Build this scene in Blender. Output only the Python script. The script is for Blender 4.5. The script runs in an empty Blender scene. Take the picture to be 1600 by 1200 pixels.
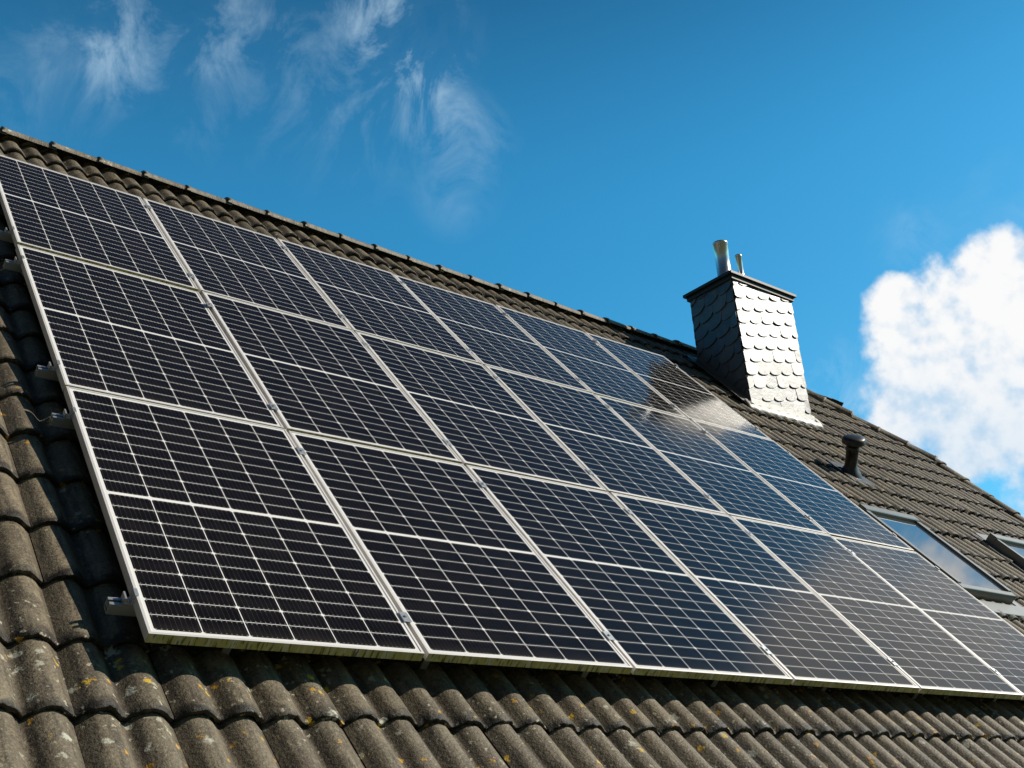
import bpy, math, random
import numpy as np
from mathutils import Matrix, Vector
random.seed(7); rng=np.random.default_rng(7)
D=bpy.data; SC=bpy.context.scene
TH=math.radians(48.0)
MR=Matrix.Rotation(TH,4,'X')          # roof frame (u along ridge, v up slope, n outward) -> world
def W(u,v,n): return MR@Vector((u,v,n))
SC.view_settings.view_transform='Standard'; SC.view_settings.look='None'; SC.view_settings.exposure=0

# ------------------------------------------------------------------ helpers
def link(o,parent=None):
    SC.collection.objects.link(o)
    if parent: o.parent=parent
    return o
def mesh(name,verts,faces,mats=(),smooth=False,parent=None,fm=None,roof=False):
    me=D.meshes.new(name); me.from_pydata([tuple(v) for v in verts],[],faces)
    for m in mats: me.materials.append(m)
    if fm is not None: me.polygons.foreach_set('material_index',fm)
    me.polygons.foreach_set('use_smooth',[smooth]*len(me.polygons)); me.update()
    o=D.objects.new(name,me); link(o,parent)
    if roof: o.matrix_world=MR
    return o
def empty(name):
    e=D.objects.new(name,None); link(e); e.empty_display_size=.2; return e
class B:
    """little mesh accumulator"""
    def __init__(s): s.v=[];s.f=[];s.m=[]
    def box(s,x0,x1,y0,y1,z0,z1,m=0,bev=0.0):
        b=min(bev,(x1-x0)*.45,(y1-y0)*.45,(z1-z0)*.45)
        if b<=0:
            i=len(s.v); s.v+=[(x,y,z) for z in(z0,z1) for y in(y0,y1) for x in(x0,x1)]
            s.f+=[[i+a for a in q] for q in([0,2,3,1],[4,5,7,6],[0,1,5,4],[2,6,7,3],[0,4,6,2],[1,3,7,5])]; s.m+=[m]*6; return
        # chamfered box: 24 verts
        i=len(s.v); X=(x0,x1);Y=(y0,y1);Z=(z0,z1);idx={}
        for cx in(0,1):
            for cy in(0,1):
                for cz in(0,1):
                    sx=b if cx==0 else -b; sy=b if cy==0 else -b; sz=b if cz==0 else -b
                    idx[cx,cy,cz,'x']=len(s.v); s.v.append((X[cx],Y[cy]+sy,Z[cz]+sz))
                    idx[cx,cy,cz,'y']=len(s.v); s.v.append((X[cx]+sx,Y[cy],Z[cz]+sz))
                    idx[cx,cy,cz,'z']=len(s.v); s.v.append((X[cx]+sx,Y[cy]+sy,Z[cz]))
        def add(l): s.f.append(l); s.m.append(m)
        for c in(0,1):
            q=[idx[c,0,0,'x'],idx[c,1,0,'x'],idx[c,1,1,'x'],idx[c,0,1,'x']]; add(q if c else q[::-1])
            q=[idx[0,c,0,'y'],idx[0,c,1,'y'],idx[1,c,1,'y'],idx[1,c,0,'y']]; add(q if c else q[::-1])
            q=[idx[0,0,c,'z'],idx[1,0,c,'z'],idx[1,1,c,'z'],idx[0,1,c,'z']]; add(q if c else q[::-1])
        for a in(0,1):
            for c in(0,1):
                add([idx[0,a,c,'y'],idx[1,a,c,'y'],idx[1,a,c,'z'],idx[0,a,c,'z']])
                add([idx[a,0,c,'x'],idx[a,1,c,'x'],idx[a,1,c,'z'],idx[a,0,c,'z']])
                add([idx[a,c,0,'x'],idx[a,c,1,'x'],idx[a,c,1,'y'],idx[a,c,0,'y']])
        for a in(0,1):
            for c in(0,1):
                for e in(0,1): add([idx[a,c,e,'x'],idx[a,c,e,'y'],idx[a,c,e,'z']])
    def lathe(s,prof,axis_o=(0,0,0),n=24,m=0,rot=None):
        i=len(s.v)
        for r,z in prof:
            for k in range(n):
                a=2*math.pi*k/n; p=Vector((r*math.cos(a),r*math.sin(a),z))
                if rot: p=rot@p
                s.v.append(tuple(p+Vector(axis_o)))
        for j in range(len(prof)-1):
            for k in range(n):
                k2=(k+1)%n; s.f.append([i+j*n+k,i+j*n+k2,i+(j+1)*n+k2,i+(j+1)*n+k]); s.m.append(m)
    def obj(s,name,mats,smooth=False,parent=None,roof=False):
        return mesh(name,s.v,s.f,mats,smooth,parent,s.m,roof)

# node maths wrapper
class X:
    def __init__(s,nt,sock): s.nt=nt;s.s=sock
    def _op(s,op,*a):
        n=s.nt.nodes.new('ShaderNodeMath'); n.operation=op
        for i,b in enumerate((s,)+a):
            if isinstance(b,X): s.nt.links.new(b.s,n.inputs[i])
            else: n.inputs[i].default_value=b
        return X(s.nt,n.outputs[0])
    def __add__(s,b): return s._op('ADD',b)
    def __sub__(s,b): return s._op('SUBTRACT',b)
    def __mul__(s,b): return s._op('MULTIPLY',b)
    def __truediv__(s,b): return s._op('DIVIDE',b)
    def mod(s,b): return s._op('FLOORED_MODULO',b)
    def abs(s): return s._op('ABSOLUTE')
    def lt(s,b): return s._op('LESS_THAN',b)
    def gt(s,b): return s._op('GREATER_THAN',b)
    def max(s,b): return s._op('MAXIMUM',b)
    def min(s,b): return s._op('MINIMUM',b)
    def pow(s,b): return s._op('POWER',b)
    def inv(s): return (s*-1.0)+1.0
    def ss(s,a,b):
        n=s.nt.nodes.new('ShaderNodeMapRange'); n.interpolation_type='SMOOTHSTEP'
        s.nt.links.new(s.s,n.inputs['Value']); n.inputs['From Min'].default_value=a; n.inputs['From Max'].default_value=b
        return X(s.nt,n.outputs[0])
def newmat(name):
    m=D.materials.new(name); m.use_nodes=True; nt=m.node_tree
    return m,nt,nt.nodes['Principled BSDF']
def mixc(nt,fac,a,b,mode='MIX'):
    n=nt.nodes.new('ShaderNodeMix'); n.data_type='RGBA'; n.blend_type=mode
    for idx,v in((0,fac),(6,a),(7,b)):
        if isinstance(v,X): nt.links.new(v.s,n.inputs[idx])
        elif hasattr(v,'is_linked'): nt.links.new(v,n.inputs[idx])
        elif idx==0: n.inputs[0].default_value=v
        else: n.inputs[idx].default_value=(*v,1)
    return n.outputs[2]
def noise(nt,vec,scale,detail=4,rough=.55,dist=0,out=0):
    n=nt.nodes.new('ShaderNodeTexNoise'); n.inputs['Scale'].default_value=scale; n.inputs['Detail'].default_value=detail
    n.inputs['Roughness'].default_value=rough; n.inputs['Distortion'].default_value=dist
    if vec is not None: nt.links.new(vec,n.inputs['Vector'])
    return X(nt,n.outputs[0]) if out==0 else n.outputs[1]
def coord(nt,which='Object'): return nt.nodes.new('ShaderNodeTexCoord').outputs[which]
def mapping(nt,vec,scale=(1,1,1),rot=(0,0,0),loc=(0,0,0)):
    n=nt.nodes.new('ShaderNodeMapping'); nt.links.new(vec,n.inputs[0]); n.inputs['Scale'].default_value=scale
    n.inputs['Rotation'].default_value=rot; n.inputs['Location'].default_value=loc; return n.outputs[0]
def bump(nt,bs,h,strength=.3,dist=.01):
    n=nt.nodes.new('ShaderNodeBump'); n.inputs['Strength'].default_value=strength; n.inputs['Distance'].default_value=dist
    nt.links.new(h.s,n.inputs['Height']); nt.links.new(n.outputs[0],bs.inputs['Normal'])
def sep(nt,v):
    n=nt.nodes.new('ShaderNodeSeparateXYZ'); nt.links.new(v,n.inputs[0]); return [X(nt,o) for o in n.outputs]

# ------------------------------------------------------------------ materials
PW,PH=1.058,1.708       # panel pitch
GW,GH=1.040,1.690       # panel outer size
def mat_cells():
    m,nt,bs=newmat('pv_glass_cells')
    uv=nt.nodes.new('ShaderNodeUVMap').outputs[0]; x,y,_=sep(nt,uv)
    mx,my,mid=.022,.024,.016
    pw=(GW-2*mx)/6; hh=(GH-2*my-mid)/2; ph=hh/10
    fx=(x-mx).mod(pw); ex=fx.min((fx*-1.0)+pw)
    up=y.gt(GH/2)
    yl=(y-my)-up*(hh+mid)
    fy=yl.mod(ph); ey=fy.min((fy*-1.0)+ph)
    f2=yl.mod(2*ph); e2=f2.min((f2*-1.0)+2*ph)
    line=ex.lt(.0019).max(ey.lt(.0014))
    cham=(ex+e2).lt(.0105)
    outx=x.lt(mx).max(x.gt(GW-mx)).max(y.lt(my)).max(y.gt(GH-my))
    midg=(y-GH/2).abs().lt(mid/2)
    white=line.max(cham).max(outx).max(midg)
    bp=pw/9; bb=(fx.mod(bp)-bp/2).abs()
    bus=bb.lt(.0003)
    pady=(ey-.0075).abs().lt(.0014); pad=bb.lt(.0018)*pady
    wn=nt.nodes.new('ShaderNodeTexWhiteNoise'); wn.noise_dimensions='3D'
    cmb=nt.nodes.new('ShaderNodeCombineXYZ')
    nt.links.new(((x-mx)/pw)._op('FLOOR').s,cmb.inputs[0]); nt.links.new((y/ph)._op('FLOOR').s,cmb.inputs[1])
    oi=nt.nodes.new('ShaderNodeObjectInfo'); nt.links.new(oi.outputs['Random'],cmb.inputs[2]); nt.links.new(cmb.outputs[0],wn.inputs[0])
    cell=mixc(nt,X(nt,wn.outputs[0]),(.0046,.0034,.0032),(.0080,.0060,.0056))
    c=mixc(nt,bus*.5,cell,(.12,.115,.11))
    c=mixc(nt,pad,c,(.38,.36,.34))
    c=mixc(nt,white,c,(.77,.74,.71))
    nt.links.new(c,bs.inputs['Base Color'])
    dn=noise(nt,coord(nt,'Object'),3.0,3,.6)
    r=dn*.12+.05
    nt.links.new(r.s,bs.inputs['Roughness']); bs.inputs['IOR'].default_value=1.22
    dirt=nt.nodes.new('ShaderNodeBsdfDiffuse'); dirt.inputs[0].default_value=(.30,.25,.19,1)
    mixs=nt.nodes.new('ShaderNodeMixShader')
    co=coord(nt)
    dd=noise(nt,co,9,4,.65).ss(.35,.8)*.016+y.ss(.08,0.0)*.05+.003+noise(nt,mapping(nt,co,(30,2.0,1)),1,3,.6).ss(.55,.75)*.009
    nt.links.new(dd.s,mixs.inputs[0]); nt.links.new(bs.outputs[0],mixs.inputs[1]); nt.links.new(dirt.outputs[0],mixs.inputs[2])
    nt.links.new(mixs.outputs[0],nt.nodes['Material Output'].inputs[0])
    return m
def mat_metal(name,col,rough=.4,metal=.8,var=.15,grime=None):
    m,nt,bs=newmat(name); co=coord(nt)
    n=noise(nt,co,7,4,.6)
    c=mixc(nt,n,tuple(k*(1-var) for k in col),tuple(min(1,k*(1+var)) for k in col))
    if grime:
        g=noise(nt,mapping(nt,co,(22,22,3)),1.0,4,.65).ss(.32,.54)
        c=mixc(nt,g*.88,c,grime)
        g2=noise(nt,mapping(nt,co,(70,70,10)),1.0,3,.6).ss(.54,.62)
        c=mixc(nt,g2*.8,c,(.03,.03,.012))
    nt.links.new(c,bs.inputs['Base Color']); bs.inputs['Metallic'].default_value=metal
    nt.links.new((n*.2+(rough-.1)).s,bs.inputs['Roughness']); return m
def mat_tile():
    m,nt,bs=newmat('weathered_concrete_tile'); co=coord(nt)
    a=nt.nodes.new('ShaderNodeAttribute'); a.attribute_name='tile'; rr,tt,hh=sep(nt,a.outputs['Color'])
    big=noise(nt,co,1.1,2,.6); med=noise(nt,co,9,5,.72); fine=noise(nt,co,85,3,.7)
    streak=noise(nt,mapping(nt,co,(34,3.2,8)),1,3,.6)
    c=mixc(nt,rr,(.112,.087,.056),(.200,.160,.105))
    c=mixc(nt,med.ss(.42,.66)*.75,c,(.262,.214,.138))
    c=mixc(nt,big.ss(.42,.62)*.4,c,(.108,.090,.063))
    c=mixc(nt,streak.ss(.46,.66)*.68,c,(.046,.036,.024))
    c=mixc(nt,fine.ss(.52,.72)*.52,c,(.35,.30,.215))
    c=mixc(nt,fine.ss(.48,.30)*.62,c,(.028,.022,.015))
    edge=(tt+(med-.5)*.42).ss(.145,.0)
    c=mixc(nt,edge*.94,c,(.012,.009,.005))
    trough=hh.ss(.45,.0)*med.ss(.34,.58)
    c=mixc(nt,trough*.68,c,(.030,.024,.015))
    wrp=noise(nt,co,60,2,.6,out=1)
    def spots(scale,th0,th1,col,c,ms,mt,lo=.42,hi=.58,warp=.035,mask=None):
        vo=nt.nodes.new('ShaderNodeTexVoronoi'); vo.inputs['Scale'].default_value=scale
        dis=nt.nodes.new('ShaderNodeVectorMath'); dis.operation='MULTIPLY_ADD'
        nt.links.new(wrp,dis.inputs[0]); dis.inputs[1].default_value=(warp,)*3; nt.links.new(co,dis.inputs[2])
        nt.links.new(dis.outputs[0],vo.inputs['Vector'])
        d=X(nt,vo.outputs['Distance']); sel=sep(nt,vo.outputs['Color'])[0]
        k=d.ss(th1,th0)*sel.gt(mt)*noise(nt,co,ms,1).ss(lo,hi)
        if mask is not None: k=k*mask
        return mixc(nt,k*.88,c,col)
    low=sep(nt,co)[1].ss(.9,.1)      # the eaves courses carry most lichen
    c=spots(12,.13,.22,(.42,.40,.31),c,1.6,.66)
    c=spots(17,.14,.23,(.56,.29,.025),c,1.2,.70,.40,.54)
    c=spots(38,.16,.30,(.48,.44,.32),c,2.2,.65)
    c=spots(10,.14,.24,(.50,.49,.39),c,1.5,.72,.38,.52,.045,low)
    c=spots(15,.15,.24,(.64,.40,.03),c,1.7,.76,.38,.52,.04,low)
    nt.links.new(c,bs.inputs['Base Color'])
    nt.links.new((med*.3+.45).s,bs.inputs['Roughness']); bs.inputs['IOR'].default_value=1.42
    bump(nt,bs,fine*.6+med*.9,.85,.008)
    return m
def mat_slate():
    m,nt,bs=newmat('slate_scales'); co=coord(nt)
    a=nt.nodes.new('ShaderNodeAttribute'); a.attribute_name='tile'; rr=sep(nt,a.outputs['Color'])[0]
    n=noise(nt,co,14,6,.65)
    c=mixc(nt,rr,(.038,.036,.035),(.090,.086,.083)); c=mixc(nt,n.ss(.4,.7)*.5,c,(.13,.125,.12))
    nt.links.new(c,bs.inputs['Base Color']); nt.links.new((n*.20+rr*.09+.30).s,bs.inputs['Roughness'])
    bs.inputs['IOR'].default_value=1.72
    bump(nt,bs,n+noise(nt,co,60,4)*.3,.35,.006); return m
def mat_simple(name,col,rough=.6,metal=0,var=.2,scale=6,b=0):
    m,nt,bs=newmat(name); co=coord(nt); n=noise(nt,co,scale,4,.6)
    nt.links.new(mixc(nt,n,tuple(k*(1-var) for k in col),tuple(k*(1+var) for k in col)),bs.inputs['Base Color'])
    bs.inputs['Roughness'].default_value=rough; bs.inputs['Metallic'].default_value=metal
    if b: bump(nt,bs,n,b,.01)
    return m
M_cells=mat_cells()
M_frame=mat_metal('anodised_frame',(.74,.70,.67),.45,.4,.06)
M_frameB=mat_metal('anodised_frame_algae',(.62,.60,.50),.5,.25,.1,grime=(.40,.35,.07))
M_back=mat_simple('backsheet',(.5,.5,.5),.7)
M_alu=mat_metal('raw_aluminium',(.62,.62,.61),.38,.8,.1)
M_tile=mat_tile(); M_slate=mat_slate()
M_under=mat_simple('underlay',(.01,.01,.01),.9)
M_capm=mat_simple('dark_sheet_metal',(.028,.020,.017),.5,.2)
M_steel=mat_metal('stainless_steel',(.72,.71,.70),.28,.85,.05)
M_lead=mat_simple('lead_flashing',(.50,.47,.43),.5,.3,.3,9,.4)
M_lead2=mat_simple('weathered_lead',(.13,.10,.08),.55,.2,.35,9,.4)
M_black=mat_simple('black_plastic',(.02,.018,.016),.42)
M_skyframe=mat_simple('skylight_cladding',(.17,.17,.16),.4,.5)
M_wall=mat_simple('render_wall',(.62,.60,.56),.9,0,.06,40,.3)
M_brown=mat_simple('brown_timber',(.10,.06,.04),.6,0,.3,12)
def mat_glass():
    m,nt,bs=newmat('window_glass'); bs.inputs['Base Color'].default_value=(.05,.055,.06,1); bs.inputs['Roughness'].default_value=.03
    bs.inputs['IOR'].default_value=3.6
    return m
M_glass=mat_glass()
def mat_ground():
    m,nt,bs=newmat('lawn'); co=coord(nt); n=noise(nt,co,.6,6,.6); n2=noise(nt,co,30,4,.7)
    c=mixc(nt,n,(.035,.05,.018),(.07,.085,.03)); c=mixc(nt,n2.ss(.45,.7)*.5,c,(.10,.10,.045))
    nt.links.new(c,bs.inputs['Base Color']); bs.inputs['Roughness'].default_value=.9; bump(nt,bs,n2,.6,.03); return m

# ------------------------------------------------------------------ solar panels
def panel_mesh():
    b=B(); fw=.010
    b.box(0,GW,0,fw,-.035,0,1); b.box(0,GW,GH-fw,GH,-.035,0,1)
    b.box(0,fw,fw,GH-fw,-.035,0,1); b.box(GW-fw,GW,fw,GH-fw,-.035,0,1)
    b.m[2]=2   # outer face of the bottom bar (algae)
    i=len(b.v); z=-.0025
    b.v+=[(fw,fw,z),(GW-fw,fw,z),(GW-fw,GH-fw,z),(fw,GH-fw,z)]; b.f.append([i,i+1,i+2,i+3]); b.m.append(0)
    i=len(b.v); z=-.008
    b.v+=[(fw,fw,z),(GW-fw,fw,z),(GW-fw,GH-fw,z),(fw,GH-fw,z)]; b.f.append([i+3,i+2,i+1,i]); b.m.append(3)
    me=D.meshes.new('solar_panel'); me.from_pydata(b.v,[],b.f)
    for mm in(M_cells,M_frame,M_frameB,M_back): me.materials.append(mm)
    me.polygons.foreach_set('material_index',b.m)
    uv=me.uv_layers.new(name='UVMap')
    for l in me.loops:
        v=me.vertices[l.vertex_index].co; uv.data[l.index].uv=(v.x,v.y)
    me.update(); return me
pm=panel_mesh()
for r in range(3):
    for c in range(6):
        o=D.objects.new('solar_panel',pm); link(o)
        t=Matrix.Translation((c*PW+(PW-GW)/2,r*PH+(PH-GH)/2,random.uniform(-.001,.001)))
        j=Matrix.Rotation(math.radians(random.gauss(0,.12)),4,'X')@Matrix.Rotation(math.radians(random.gauss(0,.12)),4,'Y')
        o.matrix_world=MR@t@j
for r in range(3):
    for fr in(.13,.87):
        v=r*PH+fr*PH; b=B()
        z0,z1=-.079,-.039
        b.box(-.065,6*PW+.06,v-.020,v+.020,z0,z0+.004); b.box(-.065,6*PW+.06,v-.020,v-.0165,z0+.004,z1)
        b.box(-.065,6*PW+.06,v+.0165,v+.020,z0+.004,z1); b.box(-.065,6*PW+.06,v-.0165,v-.006,z1-.004,z1); b.box(-.065,6*PW+.06,v+.006,v+.0165,z1-.004,z1)
        b.box(-.065,6*PW+.06,v-.0165,v+.0165,z0+.016,z0+.019)
        for c in range(7):
            if c in(0,6):
                s=-1 if c==0 else 1; e=(PW-GW)/2 if c==0 else 6*PW-(PW-GW)/2
                xs=sorted((e+s*.001,e+s*.032)); b.box(xs[0],xs[1],v-.02,v+.02,-.038,-.033,0)
                xs=sorted((e+s*.001,e+s*.006)); b.box(xs[0],xs[1],v-.02,v+.02,-.033,.0015,0)
                xs=sorted((e-s*.009,e+s*.006)); b.box(xs[0],xs[1],v-.02,v+.02,.0015,.0045,0,.001)
                xs=sorted((e+s*.026,e+s*.032)); b.box(xs[0],xs[1],v-.02,v+.02,-.033,-.012,0)
                b.lathe([(0,.0),(.0065,.0),(.0065,-.008),(.003,-.008),(.003,-.03)],(e+s*.016,v,-.024),8)
            else:
                x=c*PW; b.box(x-.019,x+.019,v-.030,v+.030,.0012,.0042,0,.001)
                b.lathe([(0,.0105),(.0065,.0105),(.0065,.0042)],(x,v,0),6)
        for k in range(8):
            x=.35+k*.82; b.box(x-.015,x+.015,v-.10,v-.094,-.16,-.079); b.box(x-.015,x+.015,v-.094,v+.02,-.085,-.0795)
        b.obj('mounting_rail',[M_alu],roof=True)

# ------------------------------------------------------------------ roof tiles
NB=-.188
VR=6.20; V0=-.535; EXP=.3366; TW=.30
HIP=[(9.35,VR),(10.60,4.72)]
U0,U1=-3.0,10.60
def tile_field(name,parent,M,hipped=True,seed=1,lod=1):
    rg=np.random.default_rng(seed)
    nx=24//lod+1; xs=np.linspace(0,TW-.0015,nx)
    ts=np.array([0,.012,.10,.5,1.0]); L=EXP+.06
    def prof(x):
        p=(x/.15)%1.0
        q=(p+.06*np.sin(2*np.pi*p))
        return .038*(0.5-0.5*np.cos(2*np.pi*q))**.85
    P=prof(xs)
    V=[];F=[];C=[]
    ncol=int(round((U1-U0)/TW)); nrow=int(math.ceil((VR-V0)/EXP))
    off=0
    for r in range(nrow):
        rowd=rg.normal(0,.002)
        for c in range(ncol):
            u=U1-(c+1)*TW; v=V0+r*EXP
            if hipped:
                cu=u+TW*.5; cv=v+EXP*.35
                (a,b_),(c2,d)=HIP
                if cv>d and cu> c2+(cv-d)*(a-c2)/(b_-d)+.02: continue
            du,dv,dn=rg.normal(0,.0014),rg.normal(0,.0045)+rowd,rg.normal(0,.0022); tl=rg.normal(0,.005); rnd=rg.random(); sk=rg.normal(0,.008)
            rows=[]
            for k,t in enumerate(ts):
                vv=v+t*L+dv+sk*(xs-TW/2); nn=NB+.030*(1-t)+dn+P+tl*(xs-TW/2)
                if k==0: nn=nn-.0045
                jit=rg.normal(0,.0024,nx) if k<2 else 0
                rows.append(np.stack([u+xs+du,np.minimum(vv+jit,VR),nn],1))
            top=np.concatenate(rows); 
            lo=rows[0].copy(); lo2=lo.copy(); lo2[:,2]-=.019+rg.normal(0,.0028,nx); lo2[:,1]+=.004
            sidL=np.stack([np.array([rw[0] for rw in rows]),np.array([rw[0] for rw in rows])-[0,0,.018]],0).reshape(-1,3)
            sidR=np.stack([np.array([rw[-1] for rw in rows]),np.array([rw[-1] for rw in rows])-[0,0,.018]],0).reshape(-1,3)
            nr=len(ts)
            V.append(np.concatenate([top,lo,lo2,sidL,sidR]))
            h=P/.038
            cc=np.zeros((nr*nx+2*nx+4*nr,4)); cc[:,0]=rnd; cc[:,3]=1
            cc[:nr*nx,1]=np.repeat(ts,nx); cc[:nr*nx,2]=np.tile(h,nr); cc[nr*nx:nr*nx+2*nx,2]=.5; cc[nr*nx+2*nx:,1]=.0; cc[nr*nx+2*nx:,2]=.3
            C.append(cc)
            for j in range(nr-1):
                for i in range(nx-1):
                    a0=off+j*nx+i; F.append((a0,a0+1,a0+nx+1,a0+nx))
            o2=off+nr*nx
            for i in range(nx-1): F.append((o2+i+nx,o2+i+nx+1,o2+i+1,o2+i))
            o3=o2+2*nx
            for j in range(nr-1):
                F.append((o3+j,o3+j+1,o3+nr+j+1,o3+nr+j)); F.append((o3+2*nr+j,o3+3*nr+j,o3+3*nr+j+1,o3+2*nr+j+1))
            off+=len(V[-1])
    V=np.concatenate(V);C=np.concatenate(C)
    me=D.meshes.new(name); me.from_pydata(V.tolist(),[],F); me.materials.append(M_tile)
    me.polygons.foreach_set('use_smooth',[True]*len(me.polygons))
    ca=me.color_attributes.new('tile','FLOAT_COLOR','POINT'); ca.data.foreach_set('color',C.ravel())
    me.update(); o=D.objects.new(name,me); link(o,parent); o.matrix_world=M; return o
house=empty('house')
tile_field('roof_tiles',house,MR,True,3)
ridge_w=W(0,VR,-.19)
RC=Vector(((U0+U1)/2,ridge_w.y,0))
MB=Matrix.Translation(RC)@Matrix.Rotation(math.pi,4,'Z')@Matrix.Translation(-RC)@MR
tile_field('roof_tiles_rear',house,MB,False,5,lod=2)
NU=NB-.03
mesh('roof_underlay',[(U0+.02,V0+.05,NU),(U1-.03,V0+.05,NU),(U1-.03,HIP[1][1],NU),(HIP[0][0],VR,NU),(U0+.02,VR,NU)],[[0,1,2,3,4]],[M_under],parent=house,roof=True)
o=mesh('roof_underlay_rear',[(U0+.02,V0+.05,NU),(U1-.03,V0+.05,NU),(U1-.03,VR,NU),(U0+.02,VR,NU)],[[0,1,2,3]],[M_under],parent=house); o.matrix_world=MB
def caps(name,p0,p1,upv,rad=.105,length=.36,depth=.6,seed=2,lip=.010):
    rg=random.Random(seed); p0=Vector(p0);p1=Vector(p1); d=(p1-p0); Ltot=d.length; d.normalize(); up=(upv-d*upv.dot(d)).normalized(); sd=d.cross(up)
    n=int(Ltot/length); V=[];F=[];C=[]
    for k in range(n+1):
        s0=k*length; s1=min(s0+length+.04,Ltot+.05); rn=rg.random(); wob=rg.gauss(0,.005)
        ring=[]
        for (s,r,dz) in((s0,rad+lip*.8,-.010),(s0,rad+lip,.002),(s0+.03,rad+lip,.002),(s0+.034,rad+.002,-.002),(s1,rad-.008,-.008)):
            i0=len(V)
            for a in range(13):
                ang=math.radians(-12+204*a/12); V.append(p0+d*s+sd*(r*math.cos(ang))+up*(r*math.sin(ang)*depth+dz+wob)); C+=[rn,max(.0,min(1,(s-s0)/length+.1)),.7,1]
            ring.append(i0)
        for j in range(len(ring)-1):
            for a in range(12): F.append([ring[j]+a,ring[j+1]+a,ring[j+1]+a+1,ring[j]+a+1])
        i0=len(V)
        for a in range(13): V.append(V[ring[0]+a].copy()); C+=[rn,0,0,1]
        F.append(list(range(i0,i0+13)))
    me=D.meshes.new(name); me.from_pydata([tuple(v) for v in V],[],F); me.materials.append(M_tile)
    me.polygons.foreach_set('use_smooth',[True]*len(me.polygons))
    ca=me.color_attributes.new('tile','FLOAT_COLOR','POINT'); ca.data.foreach_set('color',C); me.update()
    return link(D.objects.new(name,me),house)
zup=Vector((0,0,1)); nrm=MR.to_3x3()@Vector((0,0,1))
caps('ridge_caps',W(U0,VR,-.158)+Vector((0,.01,0)),W(HIP[0][0]+.05,VR,-.158)+Vector((0,.01,0)),zup,.11,lip=.006)
caps('hip_caps',W(HIP[1][0]-.02,HIP[1][1]-.1,-.155),W(HIP[0][0],HIP[0][1],-.155),nrm,.10,seed=4,lip=.006)
caps('verge_caps',W(U1-.03,V0,-.155),W(U1-.03,HIP[1][1],-.155),nrm,.085,seed=5,lip=.006)
e1=W(U1,HIP[1][1],-.19); e0=W(HIP[0][0],VR,-.19); e2=Vector((e1.x,2*ridge_w.y-e1.y,e1.z))
mesh('half_hip',[e1,e0,e2],[[0,2,1]],[M_tile],parent=house)

n=10; gv=W(0,V0-.03,-.23)
V=[];F=[]
for x in(U0-.02,U1+.02):
    for k in range(n+1):
        a=math.pi+math.pi*k/n; V.append((x,gv.y-.02+.075*math.cos(a),gv.z+.075*math.sin(a)))
for k in range(n): F.append([k,k+1,n+2+k,n+1+k])
go=mesh('gutter',V,F,[M_alu],True,house); go.modifiers.new('s','SOLIDIFY').thickness=.003
bb=B(); bb.lathe([(.009,U0-.02),(.009,U1+.02)],(0,gv.y-.097,gv.z+.0),8,rot=Matrix.Rotation(math.pi/2,3,'Y')); bb.obj('gutter_bead',[M_alu],True,house)

GZ=-3.3
eave=W(0,V0,-.22); yf=eave.y+.45; yb=2*ridge_w.y-yf; tz=eave.z+.45*math.tan(TH)-.06; rz=ridge_w.z-.12
b=B()
x0,x1=U0+.3,U1-.28
hz=e1.z-.15; hy=yf+(hz-tz)/math.tan(TH); hyb=2*ridge_w.y-hy
def gable(x,cut):
    i=len(b.v)
    if cut: pts=[(x,yf,GZ),(x,yb,GZ),(x,yb,tz),(x,hyb,hz),(x,hy,hz),(x,yf,tz)]
    else: pts=[(x,yf,GZ),(x,yb,GZ),(x,yb,tz),(x,ridge_w.y,rz),(x,yf,tz)]
    b.v+=pts; b.f.append(list(range(i,i+len(pts)))); b.m.append(0)
gable(x0,False); gable(x1,True)
i=len(b.v); b.v+=[(x0,yf,GZ),(x1,yf,GZ),(x1,yf,tz),(x0,yf,tz),(x0,yb,GZ),(x1,yb,GZ),(x1,yb,tz),(x0,yb,tz)]
b.f+=[[i,i+1,i+2,i+3],[i+5,i+4,i+7,i+6]]; b.m+=[0,0]
b.obj('walls',[M_wall],parent=house)
b=B(); b.box(U0+.02,U1-.03,eave.y+.02,eave.y+.045,eave.z-.20,eave.z-.03); b.box(U0+.02,U1-.03,eave.y+.045,yf,eave.z-.20,eave.z-.18)
b.obj('fascia',[M_brown],parent=house)
for k,xx in enumerate((-1.5,2.0,6.0,8.6)):
    b=B(); w,h=1.3,1.25; z=GZ+.95
    b.box(xx,xx+w,yf-.03,yf+.02,z,z+.07);b.box(xx,xx+w,yf-.03,yf+.02,z+h-.07,z+h)
    b.box(xx,xx+.07,yf-.03,yf+.02,z+.07,z+h-.07);b.box(xx+w-.07,xx+w,yf-.03,yf+.02,z+.07,z+h-.07);b.box(xx+w/2-.03,xx+w/2+.03,yf-.03,yf+.02,z+.07,z+h-.07)
    b.box(xx-.05,xx+w+.05,yf-.08,yf+.0,z-.04,z-.002)
    b.box(xx+.07,xx+w-.07,yf-.012,yf-.006,z+.07,z+h-.07,1)
    b.obj('window',[M_wall,M_glass],parent=house)
G=500
mesh('ground',[(-G,-G,GZ),(G,-G,GZ),(G,G,GZ),(-G,G,GZ)],[[0,1,2,3]],[mat_ground()])

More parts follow.
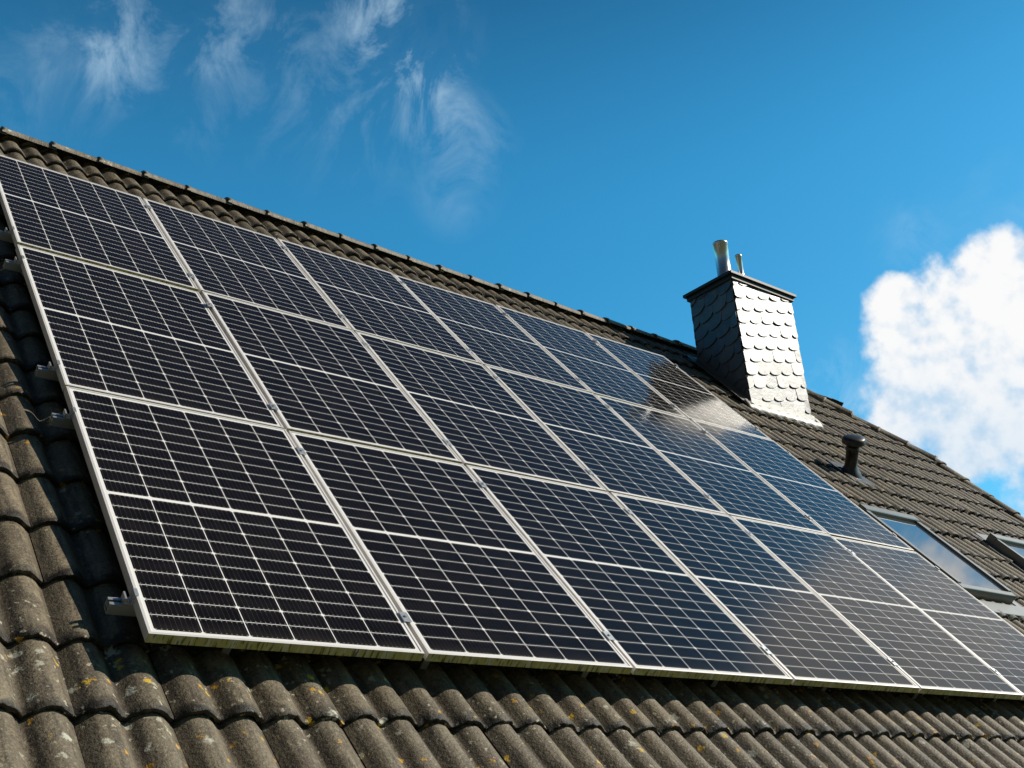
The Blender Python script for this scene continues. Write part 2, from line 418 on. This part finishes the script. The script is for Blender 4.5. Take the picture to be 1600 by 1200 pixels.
# ------------------------------------------------------------------ chimney
CH_H=1.50; CW=.985; CD=.60
cb=W(7.40,4.77,-.12)
chim=empty('chimney'); chim.location=(cb.x,cb.y,cb.z)
bpy.context.view_layer.update()
b=B(); b.box(0,CW,0,CD,-.35,CH_H-.03)
b.obj('core',[M_under],parent=chim)
def scales(name,width,place,zlow,seed):
    rg=random.Random(seed); V=[];F=[];C=[]
    w,h=.205,.150; rise=math.radians(12)
    ca_,sa_=math.cos(rise),math.sin(rise)
    for r in range(-8,18):
        for c in range(-4,14):
            s0=c*w+(r%2)*w*.5; t0=r*h-.6
            out=[(-.006,.060),(.0,.034),(.022,.016),(.06,.006),(.12,.006),(.170,.020),(.198,.052),(.210,.10),(.214,h+.05),(-.012,h+.05)]
            pts=[]
            for (p,q) in out:
                S=s0+p; T=t0+q; pts.append((S*ca_,T+S*sa_,q))
            if all(a<=0 for a,_,_ in pts) or all(a>=width for a,_,_ in pts): continue
            if all(z>CH_H-.045 for _,z,_ in pts) or all(z<zlow for _,z,_ in pts): continue
            rn=rg.random(); tilt=rg.gauss(0,.0022); tz_=rg.gauss(0,.0015); base=len(V)
            for lay in(0,1,2):
                for (a,z,q) in pts:
                    a_=min(max(a,0),width); z_=min(max(z,zlow),CH_H-.045)
                    off=.004+(.015+tz_)*(1-q/(h+.05))+tilt*(a-s0)/w
                    if lay==2: off-=.009
                    V.append(place(a_,z_,off)); C+=[rn,0,0,1]
            n_=len(pts); F.append([base+i for i in range(n_)])
            for i in range(n_):
                j=(i+1)%n_; F.append([base+n_+i,base+2*n_+i,base+2*n_+j,base+n_+j])
    me=D.meshes.new(name); me.from_pydata(V,[],F); me.materials.append(M_slate)
    ca=me.color_attributes.new('tile','FLOAT_COLOR','POINT'); ca.data.foreach_set('color',C); me.update()
    return link(D.objects.new(name,me),chim)
scales('slates_front',CW,lambda a,z,o:(a,-o,z),-.15,1)
scales('slates_side',CD,lambda a,z,o:(-o,CD-a,z),-.2,2)
scales('slates_far_side',CD,lambda a,z,o:(CW+o,a,z),-.2,3)
scales('slates_rear',CW,lambda a,z,o:(CW-a,CD+o,z),-.2,4)
b=B()
b.box(-.065,CW+.055,-.055,CD+.055,CH_H-.03,CH_H+.006,0,.004); b.box(-.03,CW+.03,-.03,CD+.03,CH_H-.075,CH_H-.0302,0)
b.box(-.02,CW+.02,-.02,CD+.02,CH_H+.0062,CH_H+.03,0,.006)
b.obj('cap',[M_capm],parent=chim)
def flue(name,x,y,r,h,mat):
    b=B(); z=CH_H+.03
    b.lathe([(r+.03,z),(r+.012,z+.03),(r,z+.04),(r,z+h-.02),(r+.005,z+h-.018),(r+.005,z+h),(r-.005,z+h),(r-.006,z+.05),(0,z+.05)],(x,y,0),32)
    b.obj(name,[mat],True,chim)
flue('flue_pipe',.20,.24,.080,.52,M_steel); flue('flue_pipe_small',.44,.20,.034,.42,M_steel)
fl=B()
def lead_strip(u0,u1,v0,v1,na,nb,seed,m):
    rg=random.Random(seed); n=int(max(2,(u1-u0)/.03)); i=len(fl.v)
    for k in range(n+1):
        u=u0+(u1-u0)*k/n; wv=-.014*math.cos(2*math.pi*((u-U1)/.15))
        fl.v+= [(u,v0+rg.gauss(0,.004),na+wv),(u,(v0+v1)/2,(na+nb)/2+wv*.4+.004),(u,v1,nb)]
    for k in range(n):
        for j in(0,1): a=i+k*3+j; fl.f.append([a,a+3,a+4,a+1]); fl.m.append(m)
lead_strip(7.30,8.50,4.62,4.79,-.135,-.10,1,0)
for (ua,ub) in((7.22,7.395),(8.405,8.54)): lead_strip(ua,ub,4.70,5.70,-.115,-.09,3,1)
lead_strip(7.26,8.54,5.62,5.80,-.10,-.10,4,1)
fo=fl.obj('lead_apron',[M_lead,M_lead2],True,None,roof=True); fo.modifiers.new('s','SOLIDIFY').thickness=.003
fo.parent=chim; fo.matrix_parent_inverse=chim.matrix_world.inverted(); fo.matrix_basis=MR
b=B(); b.box(-.025,CW+.025,-.034,-.0265,-.16,.035,0,.003); b.obj('front_upstand',[M_lead],parent=chim)
V=[];F=[]
for (xa) in(-.028,CW+.028):
    i=len(V); z0=-.08; z1=CD*math.tan(TH)-.02
    V+=[(xa,-.02,z0),(xa,CD,z1),(xa,CD,z1+.11),(xa,-.02,z0+.11)]; F.append([i,i+1,i+2,i+3])
mesh('side_upstand',V,F,[M_lead2],parent=chim)

# ------------------------------------------------------------------ vent pipe
vp=empty('vent_pipe'); p=W(7.62,3.46,-.15); vp.location=p
b=B()
b.lathe([(.13,-.06),(.11,.0),(.085,.04),(.066,.07),(.058,.09),(.058,.23),(.064,.232),(.064,.28),(.056,.282)],(0,0,0),28)
b.lathe([(.050,.28),(.052,.296),(.098,.300),(.108,.308),(.108,.350),(.094,.366),(.05,.373),(0,.375)],(0,0,0),28)
q=b.obj('pipe_and_cowl',[M_black],True,vp); q.rotation_euler=(math.radians(32),math.radians(-22),0)
b=B(); b.box(-.17,.17,-.2,.2,-.022,.018,0,.01); q=b.obj('base_tile',[M_black],parent=vp); q.matrix_basis=MR.to_3x3().to_4x4()

# ------------------------------------------------------------------ skylights
def skylight(u0,u1,v0,v1):
    s=empty('skylight'); nb=-.155
    b=B(); t=.055; nt_=-.055
    b.box(u0,u1,v0,v0+t,nb,nt_-.012,0,.004); b.box(u0,u1,v1-t-.03,v1,nb,nt_+.012,0,.006)
    b.box(u0,u0+t,v0+t,v1-t-.03,nb,nt_,0,.004); b.box(u1-t,u1,v0+t,v1-t-.03,nb,nt_,0,.004)
    b.obj('frame',[M_skyframe],parent=s,roof=True)
    b=B(); b.box(u0+t,u1-t,v0+t,v1-t-.03,nb,nt_-.018,0); b.obj('glass',[M_glass],parent=s,roof=True)
    b=B()
    b.box(u0-.09,u0-.001,v0-.05,v1+.1,-.153,-.132,0,.004); b.box(u1+.001,u1+.09,v0-.05,v1+.1,-.153,-.132,0,.004)
    b.box(u0-.001,u1+.001,v1+.001,v1+.13,-.15,-.125,0,.004); b.box(u0-.09,u1+.09,v0-.20,v0-.051,-.149,-.124,0,.004)
    b.obj('flashing',[M_skyframe],parent=s,roof=True)
skylight(6.60,7.38,1.38,2.52); skylight(8.62,9.40,1.38,2.52)

# ------------------------------------------------------------------ camera
rv=np.array([1.90126,-0.19536,0.76327]); tv=np.array([-1.1381,0.7816,3.5069]); F_PX=1759.
a=np.linalg.norm(rv);k=rv/a;K=np.array([[0,-k[2],k[1]],[k[2],0,-k[0]],[-k[1],k[0],0]])
R=np.eye(3)+np.sin(a)*K+(1-np.cos(a))*K@K; C=-R.T@tv
cam=D.cameras.new('camera'); co=D.objects.new('camera',cam); link(co)
mc=Matrix(((R[0][0],-R[1][0],-R[2][0],C[0]),(R[0][1],-R[1][1],-R[2][1],C[1]),(R[0][2],-R[1][2],-R[2][2],C[2]),(0,0,0,1)))
co.matrix_world=MR@mc
cam.sensor_width=36; cam.lens=36*F_PX/1600; cam.clip_start=.05; cam.clip_end=2000
SC.camera=co
# ------------------------------------------------------------------ light
SD=Vector((.70,-.41,.575)).normalized()
sun=D.lights.new('sun','SUN'); sun.energy=5.0; sun.angle=math.radians(.5); sun.color=(1,.92,.80)
so=D.objects.new('sun',sun); link(so); so.rotation_euler=SD.to_track_quat('Z','Y').to_euler(); so.location=(5,-10,12)
el=math.asin(SD.z); az=math.atan2(SD.x,SD.y)
w=D.worlds.new('World'); SC.world=w; w.use_nodes=True; nt=w.node_tree
bg=nt.nodes['Background']; bg.inputs[1].default_value=.1
sk=nt.nodes.new('ShaderNodeTexSky'); sk.sky_type='NISHITA'; sk.sun_disc=False; sk.sun_elevation=el; sk.sun_rotation=az
sk.air_density=1.0; sk.dust_density=.3; sk.ozone_density=2.5
dirv=coord(nt,'Generated')
nv=nt.nodes.new('ShaderNodeVectorMath'); nv.operation='NORMALIZE'; nt.links.new(dirv,nv.inputs[0]); dirn=nv.outputs[0]
dx,dy,dz=sep(nt,dirn)
tint=mixc(nt,dz.ss(.50,.84),(.33,1.52,1.72),(.08,.34,.50))  # high sky darkened, which also dims its reflection in the panels
tint=mixc(nt,(dx*.65+dy*.75).ss(.30,-.25),tint,(.20,.28,.32))  # added dimming of the unseen sky behind the camera, deepens shadows
tint=mixc(nt,(dx*.9-dz*.9).ss(.0,.75)*.75,tint,(.70,1.60,1.62))
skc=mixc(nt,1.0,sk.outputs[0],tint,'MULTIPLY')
def pxdir(x,y):
    d=R.T@np.array([(x-800)/F_PX,(y-600)/F_PX,1.0]); return (MR.to_3x3()@Vector(d)).normalized()
def blob(c,r):
    n=nt.nodes.new('ShaderNodeVectorMath'); n.operation='DOT_PRODUCT'; nt.links.new(dirn,n.inputs[0]); n.inputs[1].default_value=c
    return ((X(nt,n.outputs['Value'])*-1.0+1.0)*(-2.0/(r*r)))+1.0
def field(lst,extra=()):
    f=None
    for (x,y,rp) in lst:
        q=blob(pxdir(x,y),rp/F_PX); f=q if f is None else f.max(q)
    for (c,r) in extra: f=f.max(blob(Vector(c).normalized(),r))
    return f
def softfield(lst):
    f=None
    for (x,y,rp,amp) in lst:
        q=blob(pxdir(x,y),rp/F_PX).max(0.0); q=q*q*amp; f=q if f is None else f+q
    return f
cum=field([(1405,490,58),(1440,540,90),(1560,430,75),(1500,510,100),(1600,500,130),(1460,610,105),(1560,610,130),(1510,690,75),(1640,640,150),(1700,470,140)],
          [((.86,.06,.56),.14)])
nz=noise(nt,dirn,21,7,.58); nz2=noise(nt,mapping(nt,dirn,loc=tuple(-SD*.014)),21,4,.54)
nz3=noise(nt,dirn,21,4,.54)
cf=cum.max(-1.0)
dens=(cf*.95+(nz-.5)*2.1+.02).ss(-.12,.58)
lowd=dz.ss(.27,.41)
shade=(nz3-nz2+(nz-.5)*.15).ss(-.24,.12)*.62+.38
shade=shade*(lowd*.38+.62)
cc=mixc(nt,shade.ss(.12,.95),(4.2,6.3,8.5),(9.9,9.8,9.7))
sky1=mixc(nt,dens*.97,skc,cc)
wsp=softfield([(90,100,160,1),(170,60,150,.7),(330,90,190,.55),(590,0,130,1.0),(650,50,120,1.1),(672,150,100,1.0),(735,215,90,.9),(715,300,90,.6),(540,170,180,.45),(400,20,160,.5),
   (1470,370,120,.9),(1560,320,100,.9),(1340,610,150,1.0),(1400,720,150,1.0),(1590,760,150,1.0)])
wn=noise(nt,mapping(nt,dirn,(1.3,1.0,.9),(.2,.5,.6)),14,11,.66,.6)
wn2=noise(nt,mapping(nt,dirn,(1,1,1),(0,.4,.9)),6,3,.6,.3)
wd=(wsp*(((wn-.46)*2.2).max(0.0)*wn2.ss(.25,.62)*.75+(wn-.32).max(0.0)*.10)).min(.40)
sky2=mixc(nt,wd,sky1,(5.8,7.8,9.2))
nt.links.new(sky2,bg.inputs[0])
